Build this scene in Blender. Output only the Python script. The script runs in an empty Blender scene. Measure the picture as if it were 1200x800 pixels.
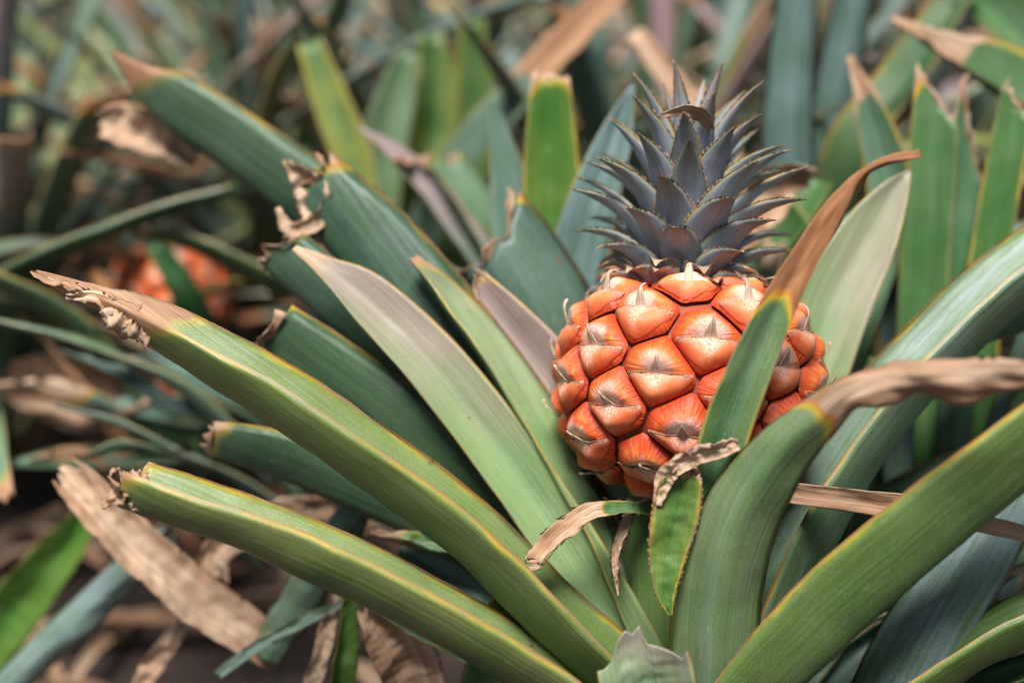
import bpy, math, random
import numpy as np
from mathutils import Vector, Matrix, noise as mnoise

random.seed(7)
rng = np.random.default_rng(7)
R = math.radians
scene = bpy.context.scene
col = scene.collection

# ------------------------------------------------------------------ camera
CAM_H, PITCH = 0.52, R(20)
FPX, PX = 1666.7, 0.000375            # 50 mm lens on a 1200 px wide frame; metres per px at the fruit
cam_pos = np.array([0.0, 0.0, CAM_H])
c_right = np.array([1.0, 0.0, 0.0])
c_fwd = np.array([0.0, math.cos(PITCH), -math.sin(PITCH)])
c_up = np.array([0.0, math.sin(PITCH), math.cos(PITCH)])
cd = bpy.data.cameras.new('camera')
cam = bpy.data.objects.new('camera', cd)
col.objects.link(cam)
cam.location = cam_pos
cam.rotation_euler = (R(90) - PITCH, 0, 0)
cd.lens = 50
cd.sensor_width = 36
cd.clip_start = 0.02
cd.clip_end = 500
cd.dof.use_dof = True
cd.dof.focus_distance = (FPX - 108) * PX
cd.dof.aperture_fstop = 2.8
cd.dof.aperture_blades = 9
scene.camera = cam

# ------------------------------------------------------------------ sky, sun, exposure
SUN_EL, SUN_AZ = R(68), R(-12)        # azimuth: 0 = behind the camera, negative = from its left
sun_dir = np.array([math.sin(SUN_AZ) * math.cos(SUN_EL), -math.cos(SUN_AZ) * math.cos(SUN_EL), math.sin(SUN_EL)])
world = bpy.data.worlds.new('World')
scene.world = world
world.use_nodes = True
wn = world.node_tree
bg = wn.nodes['Background']
sky = wn.nodes.new('ShaderNodeTexSky')
sky.sky_type = 'NISHITA'
sky.sun_disc = False
sky.sun_elevation = SUN_EL
sky.sun_rotation = math.atan2(sun_dir[0], sun_dir[1])
sky.air_density = 1.0
sky.dust_density = 2.5
sky.ozone_density = 0.6
wn.links.new(sky.outputs[0], bg.inputs[0])
bg.inputs[1].default_value = 0.052
sl = bpy.data.lights.new('sun', 'SUN')
sl.energy = 4.4
sl.angle = R(22)
sl.color = (1.0, 0.995, 0.985)
sun = bpy.data.objects.new('sun', sl)
col.objects.link(sun)
sun.rotation_euler = Vector(-sun_dir).to_track_quat('-Z', 'Y').to_euler()
vs = scene.view_settings
vs.view_transform = 'Standard'
vs.look = 'None'
vs.exposure = 0.72
vs.gamma = 1.0
vs.use_curve_mapping = False
scene.cycles.use_denoising = True
scene.cycles.max_bounces = 4
scene.cycles.diffuse_bounces = 3
scene.cycles.adaptive_threshold = 0.02
scene.cycles.use_adaptive_sampling = True


def P(x, y, z=0.0):
    """photo pixel and depth (px behind the fruit's axis) -> world point"""
    k = (FPX + z) / FPX
    return cam_pos + PX * (c_fwd * (FPX + z) + (c_right * (x - 600) - c_up * (y - 400)) * k)


# ------------------------------------------------------------------ scene helpers
def tag(o, label=None, cat=None, group=None, kind=None):
    if label: o['label'] = label
    if cat: o['category'] = cat
    if group: o['group'] = group
    if kind: o['kind'] = kind
    return o


def empty(name, loc, parent=None):
    o = bpy.data.objects.new(name, None)
    o.empty_display_size = 0.02
    o.location = Vector(loc)
    o.parent = parent
    col.objects.link(o)
    return o


def mesh_obj(name, verts, faces, mat, parent=None, attrs=None, smooth=True):
    me = bpy.data.meshes.new(name)
    me.from_pydata([tuple(v) for v in verts], [], faces)
    if attrs:
        for k, a in attrs.items():
            at = me.attributes.new(k, 'FLOAT_VECTOR', 'POINT')
            at.data.foreach_set('vector', np.asarray(a, dtype=np.float32).ravel())
    if smooth:
        me.polygons.foreach_set('use_smooth', [True] * len(me.polygons))
    me.materials.append(mat)
    o = bpy.data.objects.new(name, me)
    o.parent = parent
    col.objects.link(o)
    return o


# ------------------------------------------------------------------ node helpers
class NT:
    def __init__(self, name):
        self.m = bpy.data.materials.new(name)
        self.m.use_nodes = True
        self.t = self.m.node_tree
        self.b = self.t.nodes['Principled BSDF']
        self.out = self.t.nodes['Material Output']

    def n(self, typ, **kw):
        nd = self.t.nodes.new(typ)
        for k, v in kw.items():
            setattr(nd, k, v)
        return nd

    def put(self, sock, val):
        if isinstance(val, bpy.types.NodeSocket):
            self.t.links.new(val, sock)
        elif isinstance(val, (tuple, list)):
            if sock.type == 'RGBA' and len(val) == 3:
                val = (*val, 1)
            sock.default_value = val
        else:
            sock.default_value = val

    def math(self, op, a, b=0.0, c=0.0, clamp=False):
        nd = self.n('ShaderNodeMath', operation=op, use_clamp=clamp)
        self.put(nd.inputs[0], a); self.put(nd.inputs[1], b); self.put(nd.inputs[2], c)
        return nd.outputs[0]

    def mix(self, f, a, b, blend='MIX'):
        nd = self.n('ShaderNodeMix', data_type='RGBA', blend_type=blend)
        self.put(nd.inputs[0], f); self.put(nd.inputs[6], a); self.put(nd.inputs[7], b)
        return nd.outputs[2]

    def step(self, v, lo, hi, a=0.0, b=1.0):
        nd = self.n('ShaderNodeMapRange', interpolation_type='SMOOTHSTEP')
        for i, q in enumerate((v, lo, hi, a, b)):
            self.put(nd.inputs[i], q)
        return nd.outputs[0]

    def noise(self, vec, scale, detail=3.0, rough=0.55):
        nd = self.n('ShaderNodeTexNoise')
        self.put(nd.inputs['Vector'], vec)
        nd.inputs['Scale'].default_value = scale
        nd.inputs['Detail'].default_value = detail
        nd.inputs['Roughness'].default_value = rough
        return nd.outputs[0]

    def attr(self, name, typ='GEOMETRY'):
        nd = self.n('ShaderNodeAttribute', attribute_type=typ, attribute_name=name)
        return nd

    def sep(self, vec):
        nd = self.n('ShaderNodeSeparateXYZ')
        self.put(nd.inputs[0], vec)
        return nd.outputs

    def comb(self, x, y, z):
        nd = self.n('ShaderNodeCombineXYZ')
        self.put(nd.inputs[0], x); self.put(nd.inputs[1], y); self.put(nd.inputs[2], z)
        return nd.outputs[0]

    def bump(self, h, strength, dist):
        nd = self.n('ShaderNodeBump')
        nd.inputs['Strength'].default_value = strength
        nd.inputs['Distance'].default_value = dist
        self.put(nd.inputs['Height'], h)
        return nd.outputs[0]


def leaf_material(name, up, under, bloom_col, rough=0.42, crown=False):
    """blade = (u along, v across, 0 upper / 1 under side), metric = (m along, m across, seed);
    per object: dry, bloom, blush, yellow, margin"""
    t = NT(name)
    bl = t.sep(t.attr('blade').outputs['Vector'])
    me = t.attr('metric').outputs['Vector']
    ms = t.sep(me)
    u, v, side = bl[0], bl[1], bl[2]
    A = lambda k: t.attr(k, 'OBJECT').outputs['Fac']
    dry, bloom, blush, yellow, margin, pale, rust = A('dry'), A('bloom'), A('blush'), A('yellow'), A('margin'), A('pale'), A('rust')
    av = t.math('ABSOLUTE', v)
    # fine parallel veins, broad patches
    fine = t.noise(t.comb(t.math('MULTIPLY', ms[0], 9.0), t.math('MULTIPLY', ms[1], 1300.0), ms[2]), 1.0, 3.0, 0.6)
    broad = t.noise(t.comb(t.math('MULTIPLY', ms[0], 14.0), t.math('MULTIPLY', ms[1], 150.0), ms[2]), 1.0, 3.0)
    patch = t.noise(me, 28.0, 4.0)
    grit = t.noise(me, 1500.0, 2.0, 0.7)
    streak = t.noise(t.comb(t.math('MULTIPLY', ms[0], 5.0), t.math('MULTIPLY', ms[1], 420.0), ms[2]), 1.0, 4.0, 0.65)
    if crown:
        bloom = t.math('MULTIPLY', bloom, t.math('MULTIPLY', t.step(av, 0.45, 1.0, 1.0, 0.45), t.step(u, 0.5, 1.0, 1.0, 0.3)))
    c = t.mix(side, up, under)
    c = t.mix(t.step(broad, 0.35, 0.7, 0.0, 0.5), c, t.mix(0.35, c, (0.12, 0.24, 0.06)))
    c = t.mix(t.math('MULTIPLY', pale, t.step(broad, 0.2, 0.8, 0.7, 1.0)), c, (0.27, 0.39, 0.165))
    c = t.mix(t.math('MULTIPLY', t.math('MULTIPLY', yellow, 0.65), t.step(t.math('ADD', t.math('MULTIPLY', av, 0.35), patch), 0.35, 0.85)), c, (0.34, 0.34, 0.05))
    c = t.mix(t.math('MULTIPLY', bloom, t.step(t.math('ADD', t.math('MULTIPLY', grit, 0.35), t.math('ADD', t.math('MULTIPLY', streak, 0.75), t.math('MULTIPLY', patch, 0.5))), 0.55, 1.0, 0.55 if crown else 0.15, 1.0)), c, bloom_col)
    bz = t.math('MULTIPLY', t.math('MINIMUM', blush, 1.0), t.step(t.math('ADD', t.math('ADD', t.math('MULTIPLY', u, 1.1), t.math('MULTIPLY', v, 0.12)), t.math('ADD', t.math('MULTIPLY', patch, 0.4), t.math('MULTIPLY', blush, 0.35))), 1.0, 1.42))
    c = t.mix(bz, c, (0.40, 0.23, 0.25))
    c = t.mix(t.step(fine, 0.3, 0.72, 0.55, 0.0), c, t.mix(0.45, c, (0.02, 0.035, 0.015)))
    c = t.mix(t.step(grit, 0.5, 0.72, 0.0, 0.30), c, t.mix(0.5, c, (0.30, 0.36, 0.26)))
    c = t.mix(t.step(grit, 0.5, 0.3, 0.0, 0.25), c, t.mix(0.5, c, (0.02, 0.04, 0.015)))
    # margins: yellow band, then a thin red-brown rim
    wob = t.math('MULTIPLY', t.math('SUBTRACT', t.noise(t.comb(t.math('MULTIPLY', ms[0], 60.0), v, ms[2]), 1.0, 3.0), 0.5), 2.2)
    mw = t.math('MULTIPLY', margin, t.math('ADD', 1.0, wob))
    edge = t.math('SUBTRACT', 1.0, av)
    brk = t.noise(t.comb(t.math('MULTIPLY', ms[0], 22.0), t.step(v, -.1, .1, 0, 7), t.math('ADD', ms[2], 3.0)), 1.0, 3.0, 0.6)
    brk = t.step(brk, 0.38, 0.64, 0.0, 1.0)
    c = t.mix(t.step(edge, t.math('MULTIPLY', mw, 0.35), t.math('MULTIPLY', mw, 1.3), t.math('MULTIPLY', brk, 0.9), 0.0), c, (0.44, 0.33, 0.03))
    c = t.mix(t.step(edge, t.math('MULTIPLY', mw, 0.18), t.math('MULTIPLY', mw, 0.5), 0.85, 0.0), c, t.mix(brk, (0.33, 0.18, 0.11), (0.34, 0.12, 0.045)))
    # blemishes
    sp = t.noise(t.comb(t.math('MULTIPLY', ms[0], 0.6), ms[1], ms[2]), 190.0, 2.0)
    spot = t.math('MULTIPLY', t.step(sp, 0.70, 0.76), t.step(patch, 0.48, 0.60))
    c = t.mix(t.math('MULTIPLY', spot, 0.85), c, (0.12, 0.06, 0.03))
    sc_ = t.noise(t.comb(t.math('MULTIPLY', ms[0], 40.0), t.math('MULTIPLY', ms[1], 330.0), t.math('ADD', ms[2], 11.0)), 1.0, 3.0, 0.6)
    c = t.mix(t.math('MULTIPLY', t.step(sc_, 0.70, 0.76), 0.7), c, (0.36, 0.29, 0.17))
    dk = t.noise(t.comb(t.math('MULTIPLY', ms[0], 12.0), t.math('MULTIPLY', ms[1], 90.0), t.math('ADD', ms[2], 21.0)), 1.0, 4.0, 0.6)
    c = t.mix(t.step(dk, 0.52, 0.75, 0.0, 0.45), c, t.mix(0.6, c, (0.02, 0.05, 0.015)))
    # dried end: yellow, orange, then papery brown
    dn = t.math('MULTIPLY', t.math('SUBTRACT', t.noise(t.comb(t.math('MULTIPLY', ms[0], 45.0), t.math('MULTIPLY', ms[1], 170.0), ms[2]), 1.0, 4.0, 0.6), 0.5), 0.035)
    du = t.math('ADD', t.math('ADD', t.math('SUBTRACT', u, dry), dn), t.math('MULTIPLY', t.math('SUBTRACT', t.math('POWER', av, 3.0), 0.4), 0.035))
    tan = t.mix(t.step(broad, 0.3, 0.7), (0.34, 0.19, 0.10), (0.58, 0.43, 0.29))
    tan = t.mix(rust, tan, t.mix(t.step(broad, 0.3, 0.7), (0.17, 0.060, 0.018), (0.36, 0.15, 0.045)))
    tan = t.mix(t.step(fine, 0.35, 0.7, 0.5, 0.0), tan, (0.20, 0.09, 0.045))
    bk = t.step(t.noise(t.comb(ms[2], 0.0, 0.0), 3.7, 0.0), 0.40, 0.65, 0.0, 0.9)
    c = t.mix(t.math('MULTIPLY', bk, t.step(du, -0.022, -0.004, 0.0, 0.9)), c, (0.52, 0.37, 0.02))
    c = t.mix(t.math('MULTIPLY', bk, t.step(du, -0.008, 0.002)), c, (0.48, 0.15, 0.03))
    isdry = t.step(du, -0.001, 0.010)
    c = t.mix(isdry, c, tan)
    t.put(t.b.inputs['Base Color'], c)
    rg = t.math('ADD', t.math('ADD', rough, t.math('MULTIPLY', isdry, 0.35)), t.math('MULTIPLY', t.math('SUBTRACT', patch, 0.5), 0.3))
    t.put(t.b.inputs['Roughness'], rg)
    t.b.inputs['Specular IOR Level'].default_value = 0.34
    h = t.math('ADD', fine, t.math('ADD', t.math('MULTIPLY', broad, 1.2), t.math('ADD', t.math('MULTIPLY', streak, 0.8), t.math('MULTIPLY', grit, 0.35))))
    t.put(t.b.inputs['Normal'], t.bump(h, 0.45, 0.0009))
    return t.m


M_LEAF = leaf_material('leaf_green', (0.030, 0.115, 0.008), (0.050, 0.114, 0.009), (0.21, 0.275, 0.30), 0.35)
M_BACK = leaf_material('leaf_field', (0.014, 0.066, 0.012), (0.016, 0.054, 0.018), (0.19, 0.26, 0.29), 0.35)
M_CROWN = leaf_material('leaf_crown', (0.075, 0.120, 0.035), (0.085, 0.105, 0.060), (0.43, 0.435, 0.53), 0.5, True)


# ------------------------------------------------------------------ blades
def catmull(keys, n):
    """keys (k, m) -> dense (n, m), also the station coordinate of each sample"""
    k = np.asarray(keys, float)
    ext = np.vstack([2 * k[0] - k[1], k, 2 * k[-1] - k[-2]])
    ts = np.linspace(0, len(k) - 1 - 1e-9, n)
    i = np.floor(ts).astype(int)
    f = (ts - i)[:, None]
    p0, p1, p2, p3 = ext[i], ext[i + 1], ext[i + 2], ext[i + 3]
    out = 0.5 * (2 * p1 + (p2 - p0) * f + (2 * p0 - 5 * p1 + 4 * p2 - p3) * f ** 2 + (3 * p1 - p0 - 3 * p2 + p3) * f ** 3)
    return out, ts


def unit(a):
    return a / np.maximum(np.linalg.norm(a, axis=-1, keepdims=True), 1e-12)


def tube(pos, nrm, wid, curl, end=None, nu=44, nv=9, thick=0.0016, rough=0.0, spines=0, spine_len=0.0012, seed=0.0,
         spine_from=0.05, vee=0.0, dry_u=9.0, wr=1.0):
    """a thick, troughed blade along pos with upper side towards nrm; returns verts, faces, attrs, length"""
    pos = np.asarray(pos)
    d = np.linalg.norm(np.diff(pos, axis=0), axis=1)
    L = np.concatenate([[0], np.cumsum(d)])
    U = L / L[-1]
    T = unit(np.gradient(pos, axis=0))
    N = unit(nrm - T * np.sum(nrm * T, axis=1, keepdims=True))
    S = np.cross(N, T) * -1.0
    S = unit(np.cross(T, N))

    def at(u, v, off):
        f = lambda a: np.stack([np.interp(u, U, a[:, j]) for j in range(3)], -1)
        p, n, s = f(pos), unit(f(N)), unit(f(S))
        w = np.interp(u, U, wid)
        k = np.maximum(np.interp(u, U, curl), 0.02)
        rad = w / k
        ph = v * k / 2
        nn = n * np.cos(ph)[:, None] - s * np.sin(ph)[:, None]
        sag = rad * (1 - np.cos(ph)) - 0.5 * rad * (1 - np.cos(k / 2)) + vee * w * (np.sqrt(v * v + 0.0025) - 0.5)
        q = p + s * (rad * np.sin(ph))[:, None] + n * sag[:, None]
        th = thick * np.minimum(1.0, w / (thick * 6)) * np.sqrt(np.clip(1 - v * v, 0, 1))
        q = q - nn * (off * th)[:, None]
        return q, w, nn

    vs_up = np.linspace(-1, 1, nv)
    ring_v = np.concatenate([vs_up, vs_up[::-1][1:-1]])
    ring_s = np.concatenate([np.zeros(nv), np.ones(nv - 2)])
    edge_side = np.where(np.abs(ring_v) > 0.999, 0.5, ring_s)
    m = len(ring_v)
    umax = np.array([1.0 if end is None else end(v) for v in ring_v])
    uu = np.linspace(0, 1, nu)[:, None] * umax[None, :]
    u = uu.ravel(); v = np.tile(ring_v, nu); off = np.tile(ring_s, nu)
    q, w, nn = at(u, v, off)
    if rough > 0:
        dn = np.array([mnoise.noise(Vector((a * 7 + seed * 3.1, b * 0.9, seed))) for a, b in zip(u, v)])
        dn2 = np.array([mnoise.noise(Vector((a * 21 + seed * 1.7, b * 2.2, seed + 9))) for a, b in zip(u, v)])
        dn3 = np.array([mnoise.noise(Vector((a * 38 + seed * 1.3, b * 3.4, seed + 4))) for a, b in zip(u, v)])
        isd = np.clip((u - dry_u) * 14, 0, 1)
        q = q + nn * (rough * (dn + 0.4 * dn2) * (1 + isd * .8) + isd * .0016 * wr * dn3 * np.minimum(1, w / .012))[:, None]
    idx = np.arange(nu * m).reshape(nu, m)
    a, b = idx[:-1, :], idx[1:, :]
    faces = np.stack([a, np.roll(a, -1, 1), np.roll(b, -1, 1), b], -1).reshape(-1, 4).tolist()
    for r, flip in ((idx[0], True), (idx[-1], False)):
        top, bot = r[:nv], np.concatenate([[r[0]], r[nv:][::-1], [r[nv - 1]]])
        for j in range(nv - 1):
            f = [top[j], top[j + 1], bot[j + 1], bot[j]]
            g = []
            for e in f:
                if e not in g: g.append(e)
            if flip: g.reverse()
            faces.append([int(e) for e in g])
    blade = np.stack([u, v, np.tile(edge_side, nu)], -1)
    met = np.stack([u * L[-1], v * w / 2, np.full(len(u), seed * 5.3)], -1)
    if spines:
        for sg in (-1.0, 1.0):
            ue = 1.0 if end is None else end(sg)
            for kk in range(spines):
                u0 = (spine_from + (1 - spine_from) * (kk + random.uniform(0.1, 0.9)) / spines) * ue
                du = 0.30 / spines
                pts, _, n3 = at(np.array([u0 - du, min(u0 + du, ue), u0]), np.array([sg * .995, sg * .995, sg * 0.90]), np.zeros(3))
                tdir = unit(pts[1] - pts[0])
                sd = np.cross(tdir, n3[0]) * sg
                tip = pts[1] + (tdir * 0.9 + sd * random.uniform(.7, 1.1)) * spine_len * random.uniform(.6, 1.3) * min(1, 3 * (1.08 - u0))
                base = len(q)
                q = np.vstack([q, pts, tip[None]])
                faces += [[base, base + 1, base + 3], [base + 1, base + 2, base + 3], [base + 2, base, base + 3]]
                blade = np.vstack([blade, np.array([[u0, sg, .5]] * 4)])
                met = np.vstack([met, np.array([[u0 * L[-1], 0, seed]] * 4)])
    return q, faces, {'blade': blade, 'metric': met}, L[-1]


def props(o, dry=2.0, bloom=0.25, blush=0.0, yellow=0.2, margin=0.06, pale=0.0, rust=0.0):
    o['pale'] = float(pale); o['rust'] = float(rust)
    o['dry'] = float(dry); o['bloom'] = float(bloom); o['blush'] = float(blush); o['yellow'] = float(yellow); o['margin'] = float(margin)
    return o


def ragged(depth=0.05, slant=0.0, seed=0, notch=0.0, peak=0.0):
    r = random.Random(seed)
    off = [r.uniform(-1, 1) for _ in range(40)]

    def f(v):
        x = (v + 1) * 6.0
        i = int(x)
        t = x - i
        j = off[i] * (1 - t) + off[i + 1] * t
        return 1 - depth * (0.5 + 0.5 * j) - slant * v - abs(slant) - notch * (1 - v * v) - peak * abs(v)
    return f


def world_loc(o):
    p = np.zeros(3)
    while o is not None:
        p = p + np.array(o.location)
        o = o.parent
    return p


def dry_rim(lf, pos, N, wid, curl, end, length, seed, hook=0.6, nvv=19, rows=6):
    """the shrivelled, rolled lip left where a leaf was cut or died back"""
    r = random.Random(int(seed * 1000))
    T = unit(np.gradient(pos, axis=0))
    N = unit(N - T * np.sum(N * T, axis=1, keepdims=True))
    S = np.cross(T, N)
    d = np.concatenate([[0], np.cumsum(np.linalg.norm(np.diff(pos, axis=0), axis=1))]); U = d / d[-1]
    V, B, Mt = [], [], []
    g = [r.uniform(.25, 1.3) for _ in range(nvv)]
    g = [max(.12, (g[max(i - 1, 0)] + g[i] * 2 + g[min(i + 1, nvv - 1)]) / 4 * (1.5 if r.random() < .18 else 1)) for i in range(nvv)]
    sg = r.choice((-1, 1))
    for i in range(nvv):
        v = -1 + 2 * i / (nvv - 1)
        u = min(1.0, (1.0 if end is None else end(v)))
        f = lambda a: np.array([np.interp(u, U, a[:, j]) for j in range(3)])
        p, n, s, t = f(pos), unit(f(N)), unit(f(S)), unit(f(T))
        w, k = np.interp(u, U, wid), max(np.interp(u, U, curl), .02)
        ph = v * k / 2; rad = w / k
        q = p + s * rad * math.sin(ph) + n * (rad * (1 - math.cos(ph)) - .5 * rad * (1 - math.cos(k / 2)))
        nn = n * math.cos(ph) - s * math.sin(ph)
        q = q - nn * .0007 * math.sqrt(max(0, 1 - v * v)) - t * length * .12
        bend = hook * sg * (1 + .8 * mnoise.noise(Vector((v * 2.3, seed, 0)))) + .5 * mnoise.noise(Vector((v * 5, seed, 3)))
        a = 0.0
        for j in range(rows):
            V.append(q.copy())
            B.append((j / rows, v * .9, .5)); Mt.append((.01 * j, v * w, seed))
            a += bend / rows * 2.2
            inw = -np.sign(v) * abs(v) ** 3 * .35
            q = q + (t * math.cos(a) + nn * math.sin(a) + s * inw + nn * .35 * mnoise.noise(Vector((v * 6, j * .7, seed)))) * length * g[i] / rows
    n0 = len(V)
    F = []
    for i in range(nvv - 1):
        for j in range(rows - 1):
            F.append((i * rows + j, i * rows + j + 1, (i + 1) * rows + j + 1, (i + 1) * rows + j))
    me_n = np.array(V)
    V2 = []
    for i in range(nvv):
        for j in range(rows):
            a_, b_ = me_n[min(i + 1, nvv - 1) * rows + j] - me_n[max(i - 1, 0) * rows + j], me_n[i * rows + min(j + 1, rows - 1)] - me_n[i * rows + max(j - 1, 0)]
            V2.append(me_n[i * rows + j] - unit(np.cross(a_, b_)) * .0005)
    F += [tuple(n0 + e for e in reversed(f_)) for f_ in F]
    rim = list(range(rows)) + [i * rows + rows - 1 for i in range(1, nvv)] + [(nvv - 1) * rows + j for j in range(rows - 2, -1, -1)] + [i * rows for i in range(nvv - 2, 0, -1)]
    F += [(rim[(k + 1) % len(rim)], rim[k], n0 + rim[k], n0 + rim[(k + 1) % len(rim)]) for k in range(len(rim))]
    o = mesh_obj('dry_tip', np.vstack([me_n, V2]) - world_loc(lf), F, lf.data.materials[0], lf, {'blade': B + B, 'metric': Mt + Mt})
    return props(o, dry=-.4, margin=0)


def leaf(parent, st, name='leaf', mat=None, end=None, nu=64, nv=13, thick=0.0011, rough=0.0016, spines=0, spine_len=0.0012,
         dry_at=None, label=None, vee=0.20, rim=None, hook=.6, ws=1.0, wr=1.0, **pr):
    """st: (px, py, depth px, arc width px, psi, curl deg) from base to tip. psi 0: upper side faces the camera,
    90: upper side faces to the right of the direction of growth, 180: under side faces the camera"""
    k = np.asarray(st, float)
    d, ts = catmull(k, 220)
    d[:, 3] = np.maximum(d[:, 3] * ws, 1.5)
    d[:, 5] *= .6
    sc = PX * (FPX + d[:, 2]) / FPX
    pos = np.array([P(*r[:3]) for r in d])
    T = unit(np.gradient(pos, axis=0))
    cv = unit(cam_pos - pos)
    cv = unit(cv - T * np.sum(cv * T, axis=1, keepdims=True))
    perp = np.cross(T, cv)
    psi = np.radians(d[:, 4])[:, None]
    N = np.cos(psi) * cv + np.sin(psi) * perp
    seed = random.uniform(0, 50)
    if dry_at is not None:
        dl = np.concatenate([[0], np.cumsum(np.linalg.norm(np.diff(pos, axis=0), axis=1))])
        pr['dry'] = float(np.interp(dry_at, ts, dl / dl[-1]))
    q, f, at, L = tube(pos, N, d[:, 3] * sc, np.radians(d[:, 5]), end, nu, nv, thick, rough, spines, spine_len, seed, vee=vee, dry_u=pr.get('dry', 9.0), wr=wr)
    loc = world_loc(parent)
    o = mesh_obj(name, q - loc, f, mat or M_LEAF, parent, at)
    props(o, **pr)
    if label: o['label'] = label
    if rim is None and end is not None: rim = 16
    if rim: dry_rim(o, pos, N, d[:, 3] * sc, np.radians(d[:, 5]), end, rim * PX, seed, hook)
    return o


# ================================================================== THE SETTING
def ground_material():
    t = NT('soil')
    tc = t.n('ShaderNodeTexCoord').outputs['Object']
    a = t.noise(tc, 9.0, 6.0, 0.65)
    b = t.noise(tc, 90.0, 4.0, 0.7)
    c = t.mix(t.step(a, 0.3, 0.7), (0.030, 0.019, 0.014), (0.080, 0.052, 0.040))
    c = t.mix(t.step(b, 0.58, 0.75, 0, 0.7), c, (0.17, 0.11, 0.08))
    t.put(t.b.inputs['Base Color'], c)
    t.b.inputs['Roughness'].default_value = 0.95
    t.put(t.b.inputs['Normal'], t.bump(t.math('ADD', a, b), 0.8, 0.02))
    return t.m


M_SOIL = ground_material()
xs = np.concatenate([np.linspace(-200, -6, 12)[:-1], np.linspace(-6, 6, 121), np.linspace(6, 200, 12)[1:]])
ys = np.concatenate([np.linspace(-100, -2, 8)[:-1], np.linspace(-2, 8, 101), np.linspace(8, 300, 14)[1:]])
gv, gf = [], []
for y in ys:
    for x in xs:
        gv.append((x, y, 0.03 * mnoise.noise(Vector((x * 2.1, y * 2.1, 1))) + 0.012 * mnoise.noise(Vector((x * 9, y * 9, 4)))))
nx = len(xs)
for j in range(len(ys) - 1):
    for i in range(nx - 1):
        gf.append((j * nx + i, j * nx + i + 1, (j + 1) * nx + i + 1, (j + 1) * nx + i))
tag(mesh_obj('ground', gv, gf, M_SOIL), kind='structure')

# ================================================================== MAIN PLANT
base_main = P(800, 890, 10)
plant = empty('pineapple_plant', (base_main[0], base_main[1], 0.0))
tag(plant, 'pineapple plant in focus whose trimmed leaves surround the ripe fruit', 'plant')


def stem_mesh(name, p0, p1, r0, r1, mat, parent, bend=0.0, nseg=14, nr=14):
    p0, p1 = np.array(p0), np.array(p1)
    ax = unit(p1 - p0)
    e1 = unit(np.cross(ax, [0.3, 1, 0.2])); e2 = np.cross(ax, e1)
    V, F, B, Mt = [], [], [], []
    for i in range(nseg + 1):
        t = i / nseg
        c = p0 + (p1 - p0) * t + e1 * bend * math.sin(math.pi * t)
        r = r0 + (r1 - r0) * t
        for j in range(nr):
            a = 2 * math.pi * j / nr
            rr = r * (1 + 0.06 * mnoise.noise(Vector((math.cos(a) * 2, math.sin(a) * 2, t * 6))))
            V.append(c + rr * (e1 * math.cos(a) + e2 * math.sin(a)))
            B.append((t * 0.5, 0.3 * math.cos(a), 0.5)); Mt.append((t * 0.1, a * r, 2.0))
    for i in range(nseg):
        for j in range(nr):
            k = (j + 1) % nr
            F.append((i * nr + j, i * nr + k, (i + 1) * nr + k, (i + 1) * nr + j))
    F.append(list(range(nr))[::-1]); F.append([nseg * nr + j for j in range(nr)])
    loc = np.array(parent.location)
    o = mesh_obj(name, np.array(V) - loc, F, mat, parent, {'blade': B, 'metric': Mt})
    return props(o, dry=2, bloom=0.1, yellow=0.4, margin=0.0)


stem_mesh('stem', (base_main[0], base_main[1], -0.03), P(795, 830, 5), 0.036, 0.022, M_LEAF, plant)
stem_mesh('fruit_stalk', P(795, 850, 5), P(757, 552, 0), 0.014, 0.0085, M_LEAF, plant, bend=0.004)

# ---- leaves towards the lower left (sharp)
L1 = leaf(plant, [(830, 930, 0, 120, 60, 110), (740, 815, -70, 185, 70, 120), (660, 735, -105, 200, 78, 135), (540, 620, -125, 200, 78, 150), (380, 502, -135, 190, 75, 160),
              (245, 420, -130, 160, 72, 165), (165, 372, -125, 120, 70, 170), (110, 348, -122, 70, 75, 170), (42, 322, -120, 12, 75, 120)], ws=0.70, vee=.27,
     dry_at=5.6, bloom=0.2, yellow=0.6, margin=0.08, nu=90, nv=17, rough=0.0018, rust=.45)
L2 = leaf(plant, [(800, 960, -60, 110, 60, 110), (690, 830, -130, 150, 78, 140), (590, 763, -155, 160, 80, 155), (460, 692, -168, 158, 80, 160), (330, 633, -175, 150, 78, 165),
              (220, 593, -176, 140, 76, 168), (146, 568, -176, 128, 76, 170)], ws=0.82, vee=.26, end=ragged(0.012, seed=3),
     dry_at=5.95, bloom=0.2, yellow=0.7, margin=0.08, nu=80, nv=17)
L4 = leaf(plant, [(815, 930, 0, 90, 5, 80), (752, 790, -22, 92, 8, 70), (690, 680, -18, 94, 8, 65), (600, 545, -4, 94, 10, 55), (510, 430, 8, 92, 14, 50), (430, 350, 20, 76, 20, 50),
              (385, 316, 28, 40, 28, 60), (345, 289, 34, 8, 40, 80)], ws=0.80, dry_at=6.1, bloom=0.15, blush=0.62, yellow=0.3, pale=.75, margin=0.07, nv=15)
L3 = leaf(plant, [(825, 930, 4, 70, 40, 80), (770, 780, 4, 78, 50, 90), (715, 655, 10, 84, 55, 110), (640, 520, 22, 84, 60, 120), (575, 415, 36, 78, 62, 130),
              (525, 350, 46, 60, 62, 130), (482, 303, 52, 22, 60, 100)], dry_at=5.75, bloom=0.15, blush=0.2, yellow=0.3, pale=.7, margin=0.10, nv=13)
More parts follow.
